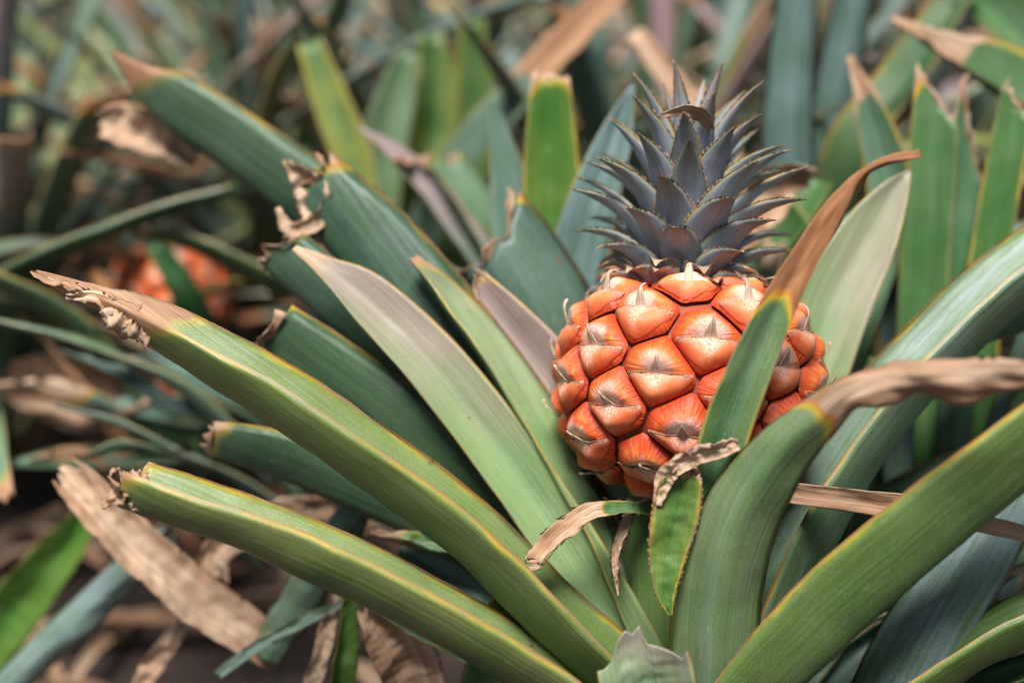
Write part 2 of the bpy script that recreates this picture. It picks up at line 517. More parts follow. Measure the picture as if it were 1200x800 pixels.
leaf(plant, [(840, 930, 30, 90, 0, 70), (795, 790, 30, 104, -5, 60), (752, 660, 36, 110, -8, 60), (700, 545, 46, 104, -8, 60), (650, 458, 56, 90, -5, 60), (600, 390, 64, 70, 0, 60),
             (548, 330, 70, 44, 5, 60)], end=ragged(.015, slant=-.02, seed=71), dry_at=5.9, bloom=.2, blush=.75, yellow=.3, pale=.8, margin=.09, rim=12)
L5 = leaf(plant, [(820, 930, 40, 120, 80, 110), (720, 740, 75, 190, 105, 130), (620, 560, 95, 230, 122, 140), (520, 420, 115, 235, 125, 145), (435, 310, 135, 215, 125, 150),
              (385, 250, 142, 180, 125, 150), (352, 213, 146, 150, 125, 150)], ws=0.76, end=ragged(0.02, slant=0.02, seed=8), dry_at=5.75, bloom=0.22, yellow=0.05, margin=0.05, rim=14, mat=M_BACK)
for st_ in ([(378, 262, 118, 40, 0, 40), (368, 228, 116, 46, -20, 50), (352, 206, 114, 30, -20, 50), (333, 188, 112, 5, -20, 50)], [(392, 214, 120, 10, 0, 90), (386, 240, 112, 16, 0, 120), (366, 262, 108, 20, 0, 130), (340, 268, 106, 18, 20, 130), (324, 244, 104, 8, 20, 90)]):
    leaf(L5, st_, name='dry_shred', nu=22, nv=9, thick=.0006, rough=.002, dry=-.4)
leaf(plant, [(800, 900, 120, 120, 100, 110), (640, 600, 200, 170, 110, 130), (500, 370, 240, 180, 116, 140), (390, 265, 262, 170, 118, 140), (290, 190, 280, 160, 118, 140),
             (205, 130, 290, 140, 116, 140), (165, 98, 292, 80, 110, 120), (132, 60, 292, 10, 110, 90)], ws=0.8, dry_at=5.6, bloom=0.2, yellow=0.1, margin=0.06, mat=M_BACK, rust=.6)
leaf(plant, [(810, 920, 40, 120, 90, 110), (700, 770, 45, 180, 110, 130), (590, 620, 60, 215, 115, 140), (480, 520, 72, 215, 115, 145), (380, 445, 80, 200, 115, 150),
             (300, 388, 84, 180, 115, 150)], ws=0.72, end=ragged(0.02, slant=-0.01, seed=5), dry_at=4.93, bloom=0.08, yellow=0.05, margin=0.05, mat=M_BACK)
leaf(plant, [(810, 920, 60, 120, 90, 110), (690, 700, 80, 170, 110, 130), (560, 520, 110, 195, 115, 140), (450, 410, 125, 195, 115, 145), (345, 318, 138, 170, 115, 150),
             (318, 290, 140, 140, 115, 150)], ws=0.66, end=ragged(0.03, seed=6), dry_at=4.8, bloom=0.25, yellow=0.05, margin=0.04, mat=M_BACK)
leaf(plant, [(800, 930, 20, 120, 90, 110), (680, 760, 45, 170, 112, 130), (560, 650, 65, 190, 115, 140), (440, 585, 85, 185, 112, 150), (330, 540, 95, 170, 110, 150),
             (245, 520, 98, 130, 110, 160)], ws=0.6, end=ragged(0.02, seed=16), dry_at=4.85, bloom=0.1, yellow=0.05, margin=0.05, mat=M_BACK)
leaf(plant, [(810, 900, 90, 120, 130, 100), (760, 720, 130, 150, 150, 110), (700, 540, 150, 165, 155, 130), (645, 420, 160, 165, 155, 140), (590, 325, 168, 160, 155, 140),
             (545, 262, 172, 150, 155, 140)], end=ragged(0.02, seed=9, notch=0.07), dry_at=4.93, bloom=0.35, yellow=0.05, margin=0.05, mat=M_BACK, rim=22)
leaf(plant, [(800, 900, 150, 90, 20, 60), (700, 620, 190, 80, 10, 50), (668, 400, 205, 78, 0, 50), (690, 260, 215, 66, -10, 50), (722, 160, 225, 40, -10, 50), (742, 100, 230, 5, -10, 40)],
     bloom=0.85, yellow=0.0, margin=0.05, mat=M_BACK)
# ---- shrivelled shreds at the two sharp tips
def shred(lf, st, **k):
    return leaf(lf, st, name='dry_shred', nu=22, nv=7, thick=.0006, rough=.0022, dry=-.4, **k)


shred(L1, [(200, 392, -142, 10, 60, 60), (160, 380, -146, 18, 40, 100), (118, 352, -148, 20, 20, 110), (78, 347, -150, 9, 0, 90)])
shred(L1, [(175, 400, -145, 20, 120, 60), (150, 388, -150, 34, 130, 120), (132, 376, -152, 30, 150, 150), (122, 362, -152, 16, 180, 120)])
shred(L1, [(165, 362, -132, 14, 80, 80), (120, 350, -134, 20, 70, 130), (70, 332, -132, 14, 60, 140), (36, 320, -130, 6, 60, 90)], rust=.4)
shred(L2, [(176, 563, -196, 8, 0, 60), (158, 571, -200, 16, 0, 130), (138, 582, -202, 18, 10, 140), (120, 594, -202, 8, 20, 100)])
shred(L2, [(172, 560, -180, 16, 80, 60), (148, 556, -182, 18, 70, 90), (128, 553, -182, 8, 60, 60)], rust=.3)
shred(L2, [(155, 578, -192, 12, 120, 60), (152, 588, -194, 12, 120, 90), (158, 600, -194, 6, 120, 60)])
# ---- leaves to the right
leaf(plant, [(842, 960, -80, 130, 180, 130), (836, 800, -125, 142, 180, 130), (842, 690, -152, 140, 180, 120), (868, 603, -182, 122, 178, 100), (914, 532, -215, 88, 176, 70), (958, 490, -245, 68, 180, 50),
             (992, 462, -270, 50, 182, 40), (1030, 452, -286, 62, 165, 25), (1075, 447, -300, 66, 215, 20), (1130, 450, -318, 72, 190, 15), (1180, 443, -328, 70, 230, 20), (1250, 438, -338, 60, 200, 20)], ws=0.80, vee=.26, wr=1.3,
     dry_at=5.05, bloom=0.35, yellow=0.5, pale=.22, margin=0.10, nu=90, rust=.0)
leaf(plant, ws=.74, st=[(815, 920, -40, 90, 10, 60), (822, 700, -110, 88, 5, 50), (842, 540, -165, 80, 0, 45), (876, 440, -188, 74, 0, 45), (910, 362, -202, 58, 0, 50), (950, 290, -212, 44, -20, 60),
             (985, 232, -218, 34, -40, 60), (1020, 195, -222, 24, -60, 50), (1078, 179, -224, 14, -70, 40)], dry_at=4.1, bloom=0.3, yellow=0.35, margin=0.14, nu=90, rough=0.0022, rust=.9)
leaf(plant, [(830, 900, 40, 100, -5, 60), (890, 620, 60, 104, 0, 50), (935, 470, 72, 108, 0, 45), (975, 360, 84, 104, 0, 45), (1015, 282, 92, 84, 0, 45), (1045, 230, 96, 46, 0, 45), (1066, 200, 97, 5, 0, 40)],
     bloom=0.2, blush=0.45, yellow=0.3, margin=0.07, pale=.85, ws=.86)
R4 = leaf(plant, [(830, 930, 0, 120, -60, 110), (885, 760, -25, 180, -70, 120), (945, 630, -32, 190, -74, 130), (1020, 510, -30, 190, -72, 140), (1100, 415, -20, 180, -70, 145), (1180, 340, -8, 175, -70, 145), (1290, 255, 10, 150, -70, 145)], ws=0.80, vee=.26,
     bloom=0.65, yellow=0.3, margin=0.06, nv=17)
R5 = leaf(plant, [(800, 960, -60, 120, -80, 110), (870, 830, -120, 200, -98, 130), (960, 735, -150, 235, -102, 138), (1060, 645, -172, 240, -102, 140), (1150, 572, -188, 235, -100, 140), (1250, 495, -205, 220, -98, 140), (1380, 420, -220, 180, -96, 140)], ws=0.71, vee=.24,
     bloom=0.12, yellow=0.25, margin=0.06, nv=17)
leaf(plant, [(960, 1000, -10, 90, 180, 70), (1050, 810, -30, 104, 180, 60), (1095, 725, -25, 100, 180, 55), (1140, 650, -18, 92, 180, 50), (1185, 570, -5, 80, 180, 50), (1230, 490, 10, 60, 180, 50)],
     bloom=0.95, yellow=0.0, margin=0.05)
leaf(plant, [(900, 1000, -20, 100, -70, 110), (1030, 850, -60, 150, -78, 130), (1120, 775, -75, 160, -78, 140), (1210, 728, -85, 155, -76, 140), (1320, 690, -95, 120, -76, 140)], ws=0.8,
     bloom=0.1, yellow=0.2, margin=0.07)
leaf(plant, [(840, 900, 40, 100, -60, 90), (930, 720, 60, 130, -60, 100), (1040, 620, 80, 130, -60, 110), (1150, 560, 100, 110, -60, 120), (1240, 520, 110, 90, -60, 120)], bloom=0.1, yellow=0.05, margin=0.05, mat=M_BACK)
leaf(plant, [(850, 900, 70, 100, -60, 90), (960, 760, 90, 140, -60, 100), (1080, 690, 110, 140, -60, 110), (1220, 640, 130, 120, -60, 120)], bloom=0.1, yellow=0.05, margin=0.05, mat=M_BACK)
for q_, (bx, by, mx, my, tx, ty, z_, w_) in enumerate(((760, 850, 660, 690, 560, 560, 70, 60), (740, 850, 600, 720, 470, 640, 40, 54), (770, 850, 700, 640, 640, 470, 110, 60), (850, 850, 900, 660, 940, 480, 40, 56), (880, 860, 980, 720, 1080, 600, 30, 60), (700, 870, 560, 760, 430, 700, 10, 46), (860, 850, 960, 640, 1030, 420, 100, 56), (890, 880, 1010, 760, 1150, 690, 20, 54), (880, 860, 940, 700, 985, 560, 10, 44))):
    leaf(plant, [(bx, by, z_ - 10, w_, 0, 60), ((bx + mx) / 2, (by + my) / 2, z_, w_, 0, 70), (mx, my, z_ + 10, w_, 10, 70), ((mx + tx) / 2, (my + ty) / 2, z_ + 20, w_ * .85, 10, 70), (tx, ty, z_ + 30, w_ * .4, 10, 70)], bloom=(.1, .5, .2)[q_ % 3], yellow=.1, margin=.06, mat=M_BACK if q_ % 2 else M_LEAF)
# ---- small dry strips, bracts and stubs
leaf(plant, [(850, 566, -100, 16, 0, 60), (925, 577, -120, 24, 5, 50), (1000, 586, -118, 28, 10, 40), (1070, 596, -108, 32, 5, 50), (1120, 606, -98, 22, 0, 70), (1220, 630, -90, 20, 0, 60)],
     name='dry_bract', dry=-0.3, thick=0.0010, wr=.15, rough=.0008, rust=.35)
leaf(plant, [(786, 722, -150, 3, 0, 30), (780, 690, -152, 26, 0, 40), (783, 645, -154, 46, 0, 50), (792, 600, -158, 56, 0, 50), (800, 562, -162, 48, 0, 50), (806, 545, -165, 34, 0, 60)],
     name='bract', bloom=0.05, yellow=0.45, margin=0.22, spines=20, spine_len=0.0007, end=ragged(0.06, slant=-0.05, seed=4), dry_at=4.3)
leaf(plant, [(770, 592, -160, 10, 0, 60), (782, 556, -166, 22, 0, 70), (812, 535, -176, 22, 10, 70), (842, 526, -184, 24, 20, 80), (866, 521, -186, 12, 20, 80)], name='dry_bract', dry=-0.3, thick=0.0009)
leaf(plant, [(768, 597, -40, 14, 40, 60), (735, 596, -78, 20, 40, 60), (692, 601, -98, 26, 40, 70), (655, 626, -106, 28, 30, 80), (624, 660, -110, 26, 30, 80)], name='bract', dry_at=1.6, bloom=0.2, yellow=0.2, margin=0.1,
     spines=10, end=ragged(0.05, seed=21), thick=0.0012, wr=.3)
leaf(plant, [(740, 594, -60, 10, 0, 60), (730, 622, -66, 13, 0, 60), (721, 655, -70, 9, 20, 60), (725, 698, -70, 3, 20, 60)], name='dry_bract', dry=-0.3, spines=12, spine_len=0.001, thick=0.0008)
leaf(plant, [(790, 900, -150, 100, 0, 60), (762, 815, -190, 112, 0, 55), (752, 765, -198, 108, 0, 50), (748, 728, -202, 92, 0, 40)], name='broken_leaf', rim=0, nv=25, end=ragged(0.16, seed=12, peak=0.16), dry_at=2.75, bloom=0.3, blush=0.55, yellow=0.2, pale=.6, margin=0.05)
leaf(plant, [(548, 860, -50, 44, 0, 60), (566, 795, -55, 48, 0, 50), (584, 735, -60, 46, 0, 50), (596, 700, -62, 34, 0, 50)], spines=22, spine_len=0.0013, margin=0.14, yellow=0.2, bloom=0.15, end=ragged(0.06, seed=14), name='broken_leaf')
# ================================================================== THE FRUIT
FC = P(806.4, 443, 0)
tilt, lean = R(4.2), R(-2.9)      # to the right in the picture, and away from the lens
ax_a = unit(c_up * math.cos(tilt) + c_right * math.sin(tilt))
ax_f = -c_fwd
ax_a = unit(ax_a * math.cos(lean) + ax_f * math.sin(lean))
ax_f = unit(ax_f - ax_a * np.dot(ax_f, ax_a))
ax_r = np.cross(ax_a, ax_f)
ax_r = unit(ax_r)
if np.dot(ax_r, c_right) < 0: ax_r = -ax_r
fruit = empty('pineapple', FC)
tag(fruit, 'ripe orange pineapple with a slate blue spiky crown, in sharp focus', 'pineapple')

PROF = np.array([(0, 118), (40, 117), (80, 113), (112, 102), (135, 82), (151, 52), (159, 15), (160, -15), (156, -48), (145, -80), (124, -107), (95, -126), (60, -136), (25, -139), (0, -140)], float) * 0.93


def fruit_radial():
    ts = np.linspace(0, len(PROF) - 1, 400)
    r = np.interp(ts, range(len(PROF)), PROF[:, 0]); a = np.interp(ts, range(len(PROF)), PROF[:, 1])
    for _ in range(30):
        r[1:-1] = (r[:-2] + 2 * r[1:-1] + r[2:]) / 4; a[1:-1] = (a[:-2] + 2 * a[1:-1] + a[2:]) / 4
    return r, a


PR, PA = fruit_radial()
POL = np.arctan2(PR, PA)
PRAD = np.hypot(PR, PA)


def surf(dirs):
    """unit-ish directions (right, front, axial) -> surface points (px)"""
    d = unit(np.asarray(dirs, float))
    pol = np.arctan2(np.hypot(d[..., 0], d[..., 1]), d[..., 2])
    return d * np.interp(pol, POL, PRAD)[..., None]


def to_local(p):
    """px in the fruit frame (right, front, axial) -> metres relative to the fruit empty"""
    p = np.asarray(p)
    return PX * (p[..., 0:1] * ax_r + p[..., 1:2] * ax_f + p[..., 2:3] * ax_a)


def fruit_material():
    t = NT('fruitlet_skin')
    s = t.sep(t.attr('eye').outputs['Vector'])
    x, y, rho = s[0], s[1], s[2]
    tc = t.n('ShaderNodeTexCoord').outputs['Object']
    red = t.attr('red', 'OBJECT').outputs['Fac']
    sd = t.attr('seed', 'OBJECT').outputs['Fac']
    ang = t.math('ARCTAN2', y, x)
    wr = t.noise(t.comb(t.math('MULTIPLY', t.math('COSINE', ang), 9.0), t.math('MULTIPLY', t.math('SINE', ang), 9.0), t.math('ADD', sd, t.math('MULTIPLY', rho, 0.8))), 1.0, 3.0, 0.6)
    n1 = t.noise(tc, 120.0, 4.0)
    n2 = t.noise(tc, 1500.0, 2.0, 0.7)
    c = t.mix(red, (0.86, 0.180, 0.026), (0.64, 0.070, 0.009))
    c = t.mix(t.step(n1, 0.35, 0.7, 0.0, 0.5), c, t.mix(red, (0.88, 0.29, 0.085), (0.74, 0.14, 0.025)))
    c = t.mix(t.step(n1, 0.56, 0.72, 0.0, 0.45), c, (0.90, 0.42, 0.10))
    c = t.mix(t.step(rho, 0.66, 0.98, 0, 0.85), c, (0.50, 0.040, 0.010))
    c = t.mix(t.math('MULTIPLY', t.step(wr, 0.48, 0.66), t.step(rho, 0.35, 0.75, 0.0, 0.42)), c, (0.33, 0.045, 0.014))
    d = t.math('SQRT', t.math('ADD', t.math('MULTIPLY', x, x), t.math('POWER', t.math('ABSOLUTE', t.math('SUBTRACT', y, 0.06)), 2.0)))
    blo = t.step(t.math('ADD', d, t.math('MULTIPLY', t.math('SUBTRACT', n1, 0.5), 0.7)), 0.14, 0.58, 1.0, 0.0)
    blo = t.math('MULTIPLY', blo, t.step(n2, 0.30, 0.60, 0.35, 1.0))
    c = t.mix(t.math('MULTIPLY', blo, 0.92), c, (0.86, 0.72, 0.60))
    c = t.mix(t.step(t.math('ADD', d, t.math('MULTIPLY', n1, 0.12)), 0.07, 0.17, 0.8, 0.0), c, (0.34, 0.23, 0.15))
    fl = t.math('MULTIPLY', t.step(n2, 0.60, 0.72), t.step(n1, 0.4, 0.6, 0.1, 0.35))
    c = t.mix(fl, c, (0.72, 0.50, 0.36))
    t.put(t.b.inputs['Base Color'], c)
    t.put(t.b.inputs['Roughness'], t.math('ADD', t.math('ADD', 0.30, t.math('MULTIPLY', n1, 0.32)), t.math('MULTIPLY', blo, 0.4)))
    t.b.inputs['Specular IOR Level'].default_value = 0.4
    t.b.inputs['Subsurface Weight'].default_value = 0.12
    t.b.inputs['Subsurface Radius'].default_value = (0.004, 0.0012, 0.0005)
    t.b.inputs['Subsurface Scale'].default_value = 0.6
    h = t.math('ADD', t.math('MULTIPLY', wr, t.step(rho, 0.25, 0.7)), t.math('ADD', t.math('MULTIPLY', n1, 0.5), t.math('MULTIPLY', n2, 0.12)))
    t.put(t.b.inputs['Normal'], t.bump(h, 0.75, 0.0014))
    return t.m


def bract_material():
    t = NT('bract_skin')
    s = t.sep(t.attr('eye').outputs['Vector'])
    x, y, q = s[0], s[1], s[2]
    tc = t.n('ShaderNodeTexCoord').outputs['Object']
    red = t.attr('red', 'OBJECT').outputs['Fac']
    ed = t.sep(t.attr('edge').outputs['Vector'])
    n1 = t.noise(tc, 160.0, 4.0)
    n2 = t.noise(tc, 1500.0, 2.0, 0.7)
    vein = t.noise(t.comb(t.math('MULTIPLY', x, 26.0), t.math('MULTIPLY', q, 1.5), 0.0), 1.0, 3.0)
    c = t.mix(red, (0.80, 0.18, 0.042), (0.56, 0.075, 0.014))
    c = t.mix(t.step(n1, 0.35, 0.7, 0.0, 0.4), c, (0.78, 0.30, 0.14))
    c = t.mix(t.step(ed[0], .62, .97, 0, .8), c, (0.52, 0.050, 0.014))
    d = t.math('ADD', t.math('ABSOLUTE', t.math('MULTIPLY', x, 0.8)), t.math('MULTIPLY', t.math('ABSOLUTE', t.math('ADD', y, 0.1)), 0.7))
    dust = t.math('MULTIPLY', t.step(t.math('ADD', d, t.math('MULTIPLY', t.math('SUBTRACT', n1, 0.5), 0.8)), 0.05, 0.50, 1.0, 0.0), t.step(n2, 0.38, 0.60, 0.05, 1.0))
    c = t.mix(t.math('MULTIPLY', dust, 0.80), c, (0.82, 0.64, 0.50))
    c = t.mix(t.math('MULTIPLY', t.step(q, 0.40, 0.56), t.step(t.math('ADD', t.math('ABSOLUTE', ed[1]), t.math('MULTIPLY', t.math('SUBTRACT', n1, .5), .8)), .35, .85, 0.0, .85)), c, t.mix(t.step(n2, .4, .6), (0.16, 0.07, 0.035), (0.50, 0.34, 0.22)))
    c = t.mix(t.step(t.math('ADD', q, t.math('MULTIPLY', n1, 0.2)), 0.66, 0.84, 0, 0.9), c, t.mix(t.step(vein, .4, .6), (0.33, 0.21, 0.13), (0.66, 0.52, 0.39)))
    t.put(t.b.inputs['Base Color'], c)
    t.b.inputs['Roughness'].default_value = 0.6
    t.put(t.b.inputs['Normal'], t.bump(t.math('ADD', vein, t.math('MULTIPLY', n1, 0.6)), 0.4, 0.0008))
    return t.m


M_EYE, M_BRACT = fruit_material(), bract_material()


def build_fruit(fruit, fl, area=4875.0, th0=0.0, detail=(20, 44), scale=1.0, s_off=0.5):
    # positions by the golden angle, equal area per eye
    ds = np.hypot(np.diff(PR), np.diff(PA))
    cum = np.concatenate([[0], np.cumsum(2 * math.pi * (PR[:-1] + PR[1:]) / 2 * ds)])
    n = int(cum[-1] / area)
    cen = []
    for i in range(n):
        k = np.interp((i + s_off) * area, cum, np.arange(len(PR)))
        r, a = np.interp(k, range(len(PR)), PR), np.interp(k, range(len(PR)), PA)
        th = th0 - i * R(137.508) + random.uniform(-.022, .022)
        a += random.uniform(-2.5, 2.5)
        cen.append((r * math.sin(th), r * math.cos(th), a))
    cen = np.array(cen)
    nr, na = detail
    for i, c in enumerate(cen):
        if i < 2 or c[2] < -129:
            continue
        rr = math.hypot(c[0], c[1])
        # local frame: n outwards, e2 up along the profile, e1 to the right
        eps = 2.0
        pol = math.atan2(rr, c[2])
        th = math.atan2(c[0], c[1])
        pp = lambda a, b: surf(np.array([math.sin(a) * math.sin(b), math.sin(a) * math.cos(b), math.cos(a)]))
        e2 = unit(pp(pol - 0.02, th) - pp(pol + 0.02, th))
        e1 = unit(np.array([math.cos(th), -math.sin(th), 0.0]))
        nn = unit(np.cross(e1, e2))
        if np.dot(nn, c) < 0: nn = -nn
        # Voronoi cell in the tangent plane
        ang = np.linspace(0, 2 * math.pi, na, endpoint=False)
        Rb = np.full(na, 62.0)
        inv = np.zeros(na)
        for j, o in enumerate(cen):
            if j == i: continue
            dv = o - c
            if np.linalg.norm(dv) > 190: continue
            x, y = np.dot(dv, e1), np.dot(dv, e2)
            z = np.dot(dv, nn)
            f = math.sqrt(x * x + y * y + z * z) / max(1e-6, math.hypot(x, y))
            x *= f ** 0.5; y *= f ** 0.5
            hh = math.hypot(x, y) / 2
            cosv = (np.cos(ang) * x + np.sin(ang) * y) / (2 * hh)
            inv += np.maximum(cosv / hh, 0) ** 24
        Rb = np.minimum(1.0 / np.maximum(inv, 1e-60) ** (1 / 24), 62.0)
        seed = random.uniform(0, 100)
        V, A, F = [c * 0], [], []
        H = 8.5 * random.uniform(0.75, 1.25)

        def height(x, y, rho):
            g = (H + 3) * (1 - rho ** 3.0) ** 0.72
            X, Y = x / 42.0, y / 42.0
            dd = math.hypot(X, Y + 0.10)
            g -= 6.5 * math.exp(-(dd / 0.28) ** 2)
            g += 2.5 * math.exp(-((dd - 0.55) / 0.25) ** 2) * (1 if Y > 0 else 0.4)
            g += 1.1 * mnoise.noise(Vector((X * 2.4 + seed, Y * 2.4, seed))) * (1 - rho ** 4)
            if rho > 0.3:
                a = math.atan2(Y, X)
                g += 0.9 * (rho - 0.3) * mnoise.noise(Vector((math.cos(a) * 7, math.sin(a) * 7, seed)))
            fade = (1 - rho ** 3)
            g += 4.5 * math.exp(-(X / .62) ** 2 - ((Y - .38) / .34) ** 2) * fade + 3.2 * math.exp(-(X / .55) ** 2 - ((Y + .50) / .26) ** 2) * fade
            g -= 3.4 * math.exp(-((Y + .08 - .10 * X * X) / .12) ** 2) * min(1, abs(X) / .25) * fade
            return g - 2.5

        def place(x, y, h):
            q = c + e1 * x + e2 * y
            s0 = surf(q)
            out = unit(nn * 0.6 + unit(s0) * 0.4)
            return s0 + out * h
        rows = [0.0] + list(np.linspace(0.06, 1, nr) ** 0.8)
        V = [place(0, 0, height(0, 0, 0))]; A = [(0, 0, 0)]
        for rho in rows[1:]:
            for k in range(na):
                x, y = rho * Rb[k] * math.cos(ang[k]), rho * Rb[k] * math.sin(ang[k])
                V.append(place(x, y, height(x, y, rho))); A.append((x / 42, y / 42, rho))
        for k in range(na):
            F.append((0, 1 + k, 1 + (k + 1) % na))
        for j in range(nr - 1):
            for k in range(na):
                k2 = (k + 1) % na
                F.append((1 + j * na + k, 1 + (j + 1) * na + k, 1 + (j + 1) * na + k2, 1 + j * na + k2))
        o = mesh_obj('fruitlet', to_local(np.array(V)) * scale, F, M_EYE, fruit, {'eye': A})
        t = (c[2] + 140) / 260
        o['red'] = float(np.clip(1.12 - 1.15 * t + random.uniform(-.24, .24), 0, 1)); o['seed'] = seed
        # bract: fleshy shield over the lower part, with a dry spike rising over the eye's middle
        rdown = float(np.interp(1.5 * math.pi, ang, Rb)); rl = float(np.interp(math.pi * 1.06, ang, Rb)); rt = float(np.interp(2 * math.pi * 0.97, ang, Rb))
        yb, yc = -0.97 * rdown, -5.0
        spike = random.uniform(13, 23) * (1.0 + 1.3 * max(0, t - 0.72) / 0.28)
        nq, npp = 20, 15
        V, A, A2, F = [], [], [], []
        tw, lie = random.uniform(-4, 4), random.uniform(.05, .3) + .6 * max(0, t - .75)
        for b in range(nq + 1):
            q = b / nq
            over = max(0.0, (q - 0.70) / 0.30)
            for a in range(npp):
                p = -1 + 2 * a / (npp - 1)
                side = rl if p < 0 else rt
                if q <= 0.55:
                    w = q / 0.55
                    hw = (0.10 + 0.86 * math.sin(w * math.pi / 2)) * side
                    yy = yb + (yc - yb) * w + 3.0 * abs(p) ** 2 * w
                elif q <= 0.70:
                    w = (q - 0.55) / 0.15
                    hw = (0.96 - 0.79 * w ** 0.35) * side
                    yy = yc + 3.0 * abs(p) ** 2 * (1 - w) + 3.5 * w
                else:
                    hw = (0.17 * max(0.0, 1 - over) ** 1.3 + 0.012) * side
                    yy = yc + 3.5 + over * spike
                x = p * hw + tw * over
                phi = math.atan2(yy, x) % (2 * math.pi)
                rb = float(np.interp(phi, np.append(ang, 2 * math.pi), np.append(Rb, Rb[0])))
                rad = math.hypot(x, yy)
                if rad > 0.95 * rb and q < 0.70:
                    x *= 0.95 * rb / rad; yy *= 0.95 * rb / rad; rad = 0.95 * rb
                h = max(height(x, yy, min(rad / rb, 1)), -5)
                tent = 3.2 * math.exp(-(x / 15.0) ** 2) * min(1, q / .5)
                h2 = h + 0.6 + 1.5 * min(1, q / .5) * (1 - min(1, rad / rb) ** 4) + tent + .9 * mnoise.noise(Vector((x * .12, yy * .12, seed + 5)))
                h2 += 2.6 * abs(p) ** 3 * math.exp(-((q - .55) / .12) ** 2)
                if over > 0:
                    h2 += over * spike * lie + 1.2 * (1 - p * p)
                V.append(place(x, yy, h2)); A.append((x / 42, yy / 42, q)); A2.append((min(rad / rb, 1), p, 0))
        for b in range(nq):
            for a in range(npp - 1):
                F.append((b * npp + a, b * npp + a + 1, (b + 1) * npp + a + 1, (b + 1) * npp + a))
        # thickness: a second skin a little below
        nV = len(V)
        V2 = [v - nn * 1.1 for v in V]
        F2 = [tuple(nV + e for e in reversed(f)) for f in F]
        rim = [a for a in range(npp)] + [b * npp + npp - 1 for b in range(1, nq + 1)] + [nq * npp + a for a in range(npp - 2, -1, -1)] + [b * npp for b in range(nq - 1, 0, -1)]
        F3 = [(rim[(k + 1) % len(rim)], rim[k], nV + rim[k], nV + rim[(k + 1) % len(rim)]) for k in range(len(rim))]
        br = mesh_obj('bract', to_local(np.array(V + V2)) * scale, F + F2 + F3, M_BRACT, o, {'eye': A + A, 'edge': A2 + A2})
        br['red'] = o['red']
    # core under the eyes
    V, F = [], []
    npol, nth = 28, 48
    for a in range(npol + 1):
        for b in range(nth):
            A_, B_ = math.pi * a / npol, 2 * math.pi * b / nth
            V.append(surf(np.array([math.sin(A_) * math.sin(B_), math.sin(A_) * math.cos(B_), math.cos(A_)])) * 0.945)
    for a in range(npol):
        for b in range(nth):
            F.append((a * nth + b, a * nth + (b + 1) % nth, (a + 1) * nth + (b + 1) % nth, (a + 1) * nth + b))
    return mesh_obj('core', to_local(np.array(V)) * scale, F, M_CORE, fruit)


tcore = NT('fruit_core')
tcore.b.inputs['Base Color'].default_value = (0.30, 0.045, 0.014, 1)
tcore.b.inputs['Roughness'].default_value = 0.6
M_CORE = tcore.m
build_fruit(fruit, None, area=4598.0, th0=1.6257, s_off=-0.0237)


def crown_leaf_pts(h0, r0, th, e0, e1, length, n=40):
    """curve in the fruit frame: starts at radius r0, height h0, bends from elevation e0 to e1"""
    pts, nr = [], []
    p = np.array([r0 * math.sin(th), r0 * math.cos(th), h0])
    out = np.array([math.sin(th), math.cos(th), 0.0])
    upv = np.array([0, 0, 1.0])
    for k in range(n):
        t = k / (n - 1)
        e = e0 + (e1 - e0) * t ** 1.3
        d = out * math.cos(e) + upv * math.sin(e)
        pts.append(p.copy()); nr.append(-out * math.sin(e) + upv * math.cos(e))
        p = p + d * length / (n - 1)
    return np.array(pts), np.array(nr)


def build_crown(fruit, n=58, base=98.0, spines=15, nu=26, nv=9, scale=1.0):
    crown = empty('crown', tuple(-c_right * 14 * PX), fruit)
    ns = 22
    for i in range(-ns, n):
        t = max(0, i) / (n - 1)
        th = i * R(137.508) + random.uniform(-.13, .13) + 0.4
        h0 = base + 26 + 104 * t ** 1.1 if i >= 0 else base - 2 + 28 * (i + ns) / ns
        r0 = 54 - 47 * t ** 0.75 if i >= 0 else 66 - 12 * (i + ns) / ns
        lerp = lambda *kv: float(np.interp(t, [a for a, _ in kv], [b for _, b in kv]))
        L = lerp((0, 76), (.12, 106), (.25, 126), (.45, 140), (.7, 150), (.9, 150), (1, 138)) * random.uniform(.9, 1.08)
        W = lerp((0, 50), (.2, 54), (.5, 52), (.75, 48), (1, 36)) * random.uniform(.92, 1.08)
        e0 = R(lerp((0, 40), (.2, 50), (.5, 62), (.8, 76), (1, 88)))
        e1 = R(lerp((0, -30), (.12, -14), (.25, -2), (.45, 8), (.7, 24), (.9, 42), (1, 66)) + random.uniform(-12, 12))
        if i < 0:
            L, W = random.uniform(44, 58), random.uniform(36, 46)
            e0, e1 = R(52), R(random.uniform(-75, -40))
        pts, nr = crown_leaf_pts(h0, r0, th, e0, e1, L)
        tt = np.linspace(0, 1, len(pts))
        wid = W * np.interp(tt, [0, .15, .35, .6, .8, .93, 1], [.95, 1.0, .92, .62, .32, .12, .015])
        cur = np.radians(np.interp(tt, [0, .5, 1], [80, 75, 60]))
        loc_p, loc_n = to_local(pts), to_local(nr)
        q, f, at, LL = tube(loc_p * scale, loc_n, wid * PX * scale, cur, None, nu, nv, 0.0012, 0.0003, spines, 0.0012 * scale, random.uniform(0, 60), spine_from=.3)
        o = mesh_obj('crown_leaf', q, f, M_CROWN, crown, at)
        dry = lerp((0, .86), (.12, .93), (.25, .96), (.5, .975), (1, .98)) + random.uniform(-.02, .02)
        if i < 0: dry = random.uniform(.55, .72)
        props(o, dry=dry, bloom=random.uniform(.75, 1.0), blush=lerp((0, .0), (.6, .1), (1, .6)), yellow=random.uniform(.0, .12), margin=.09)
    return crown


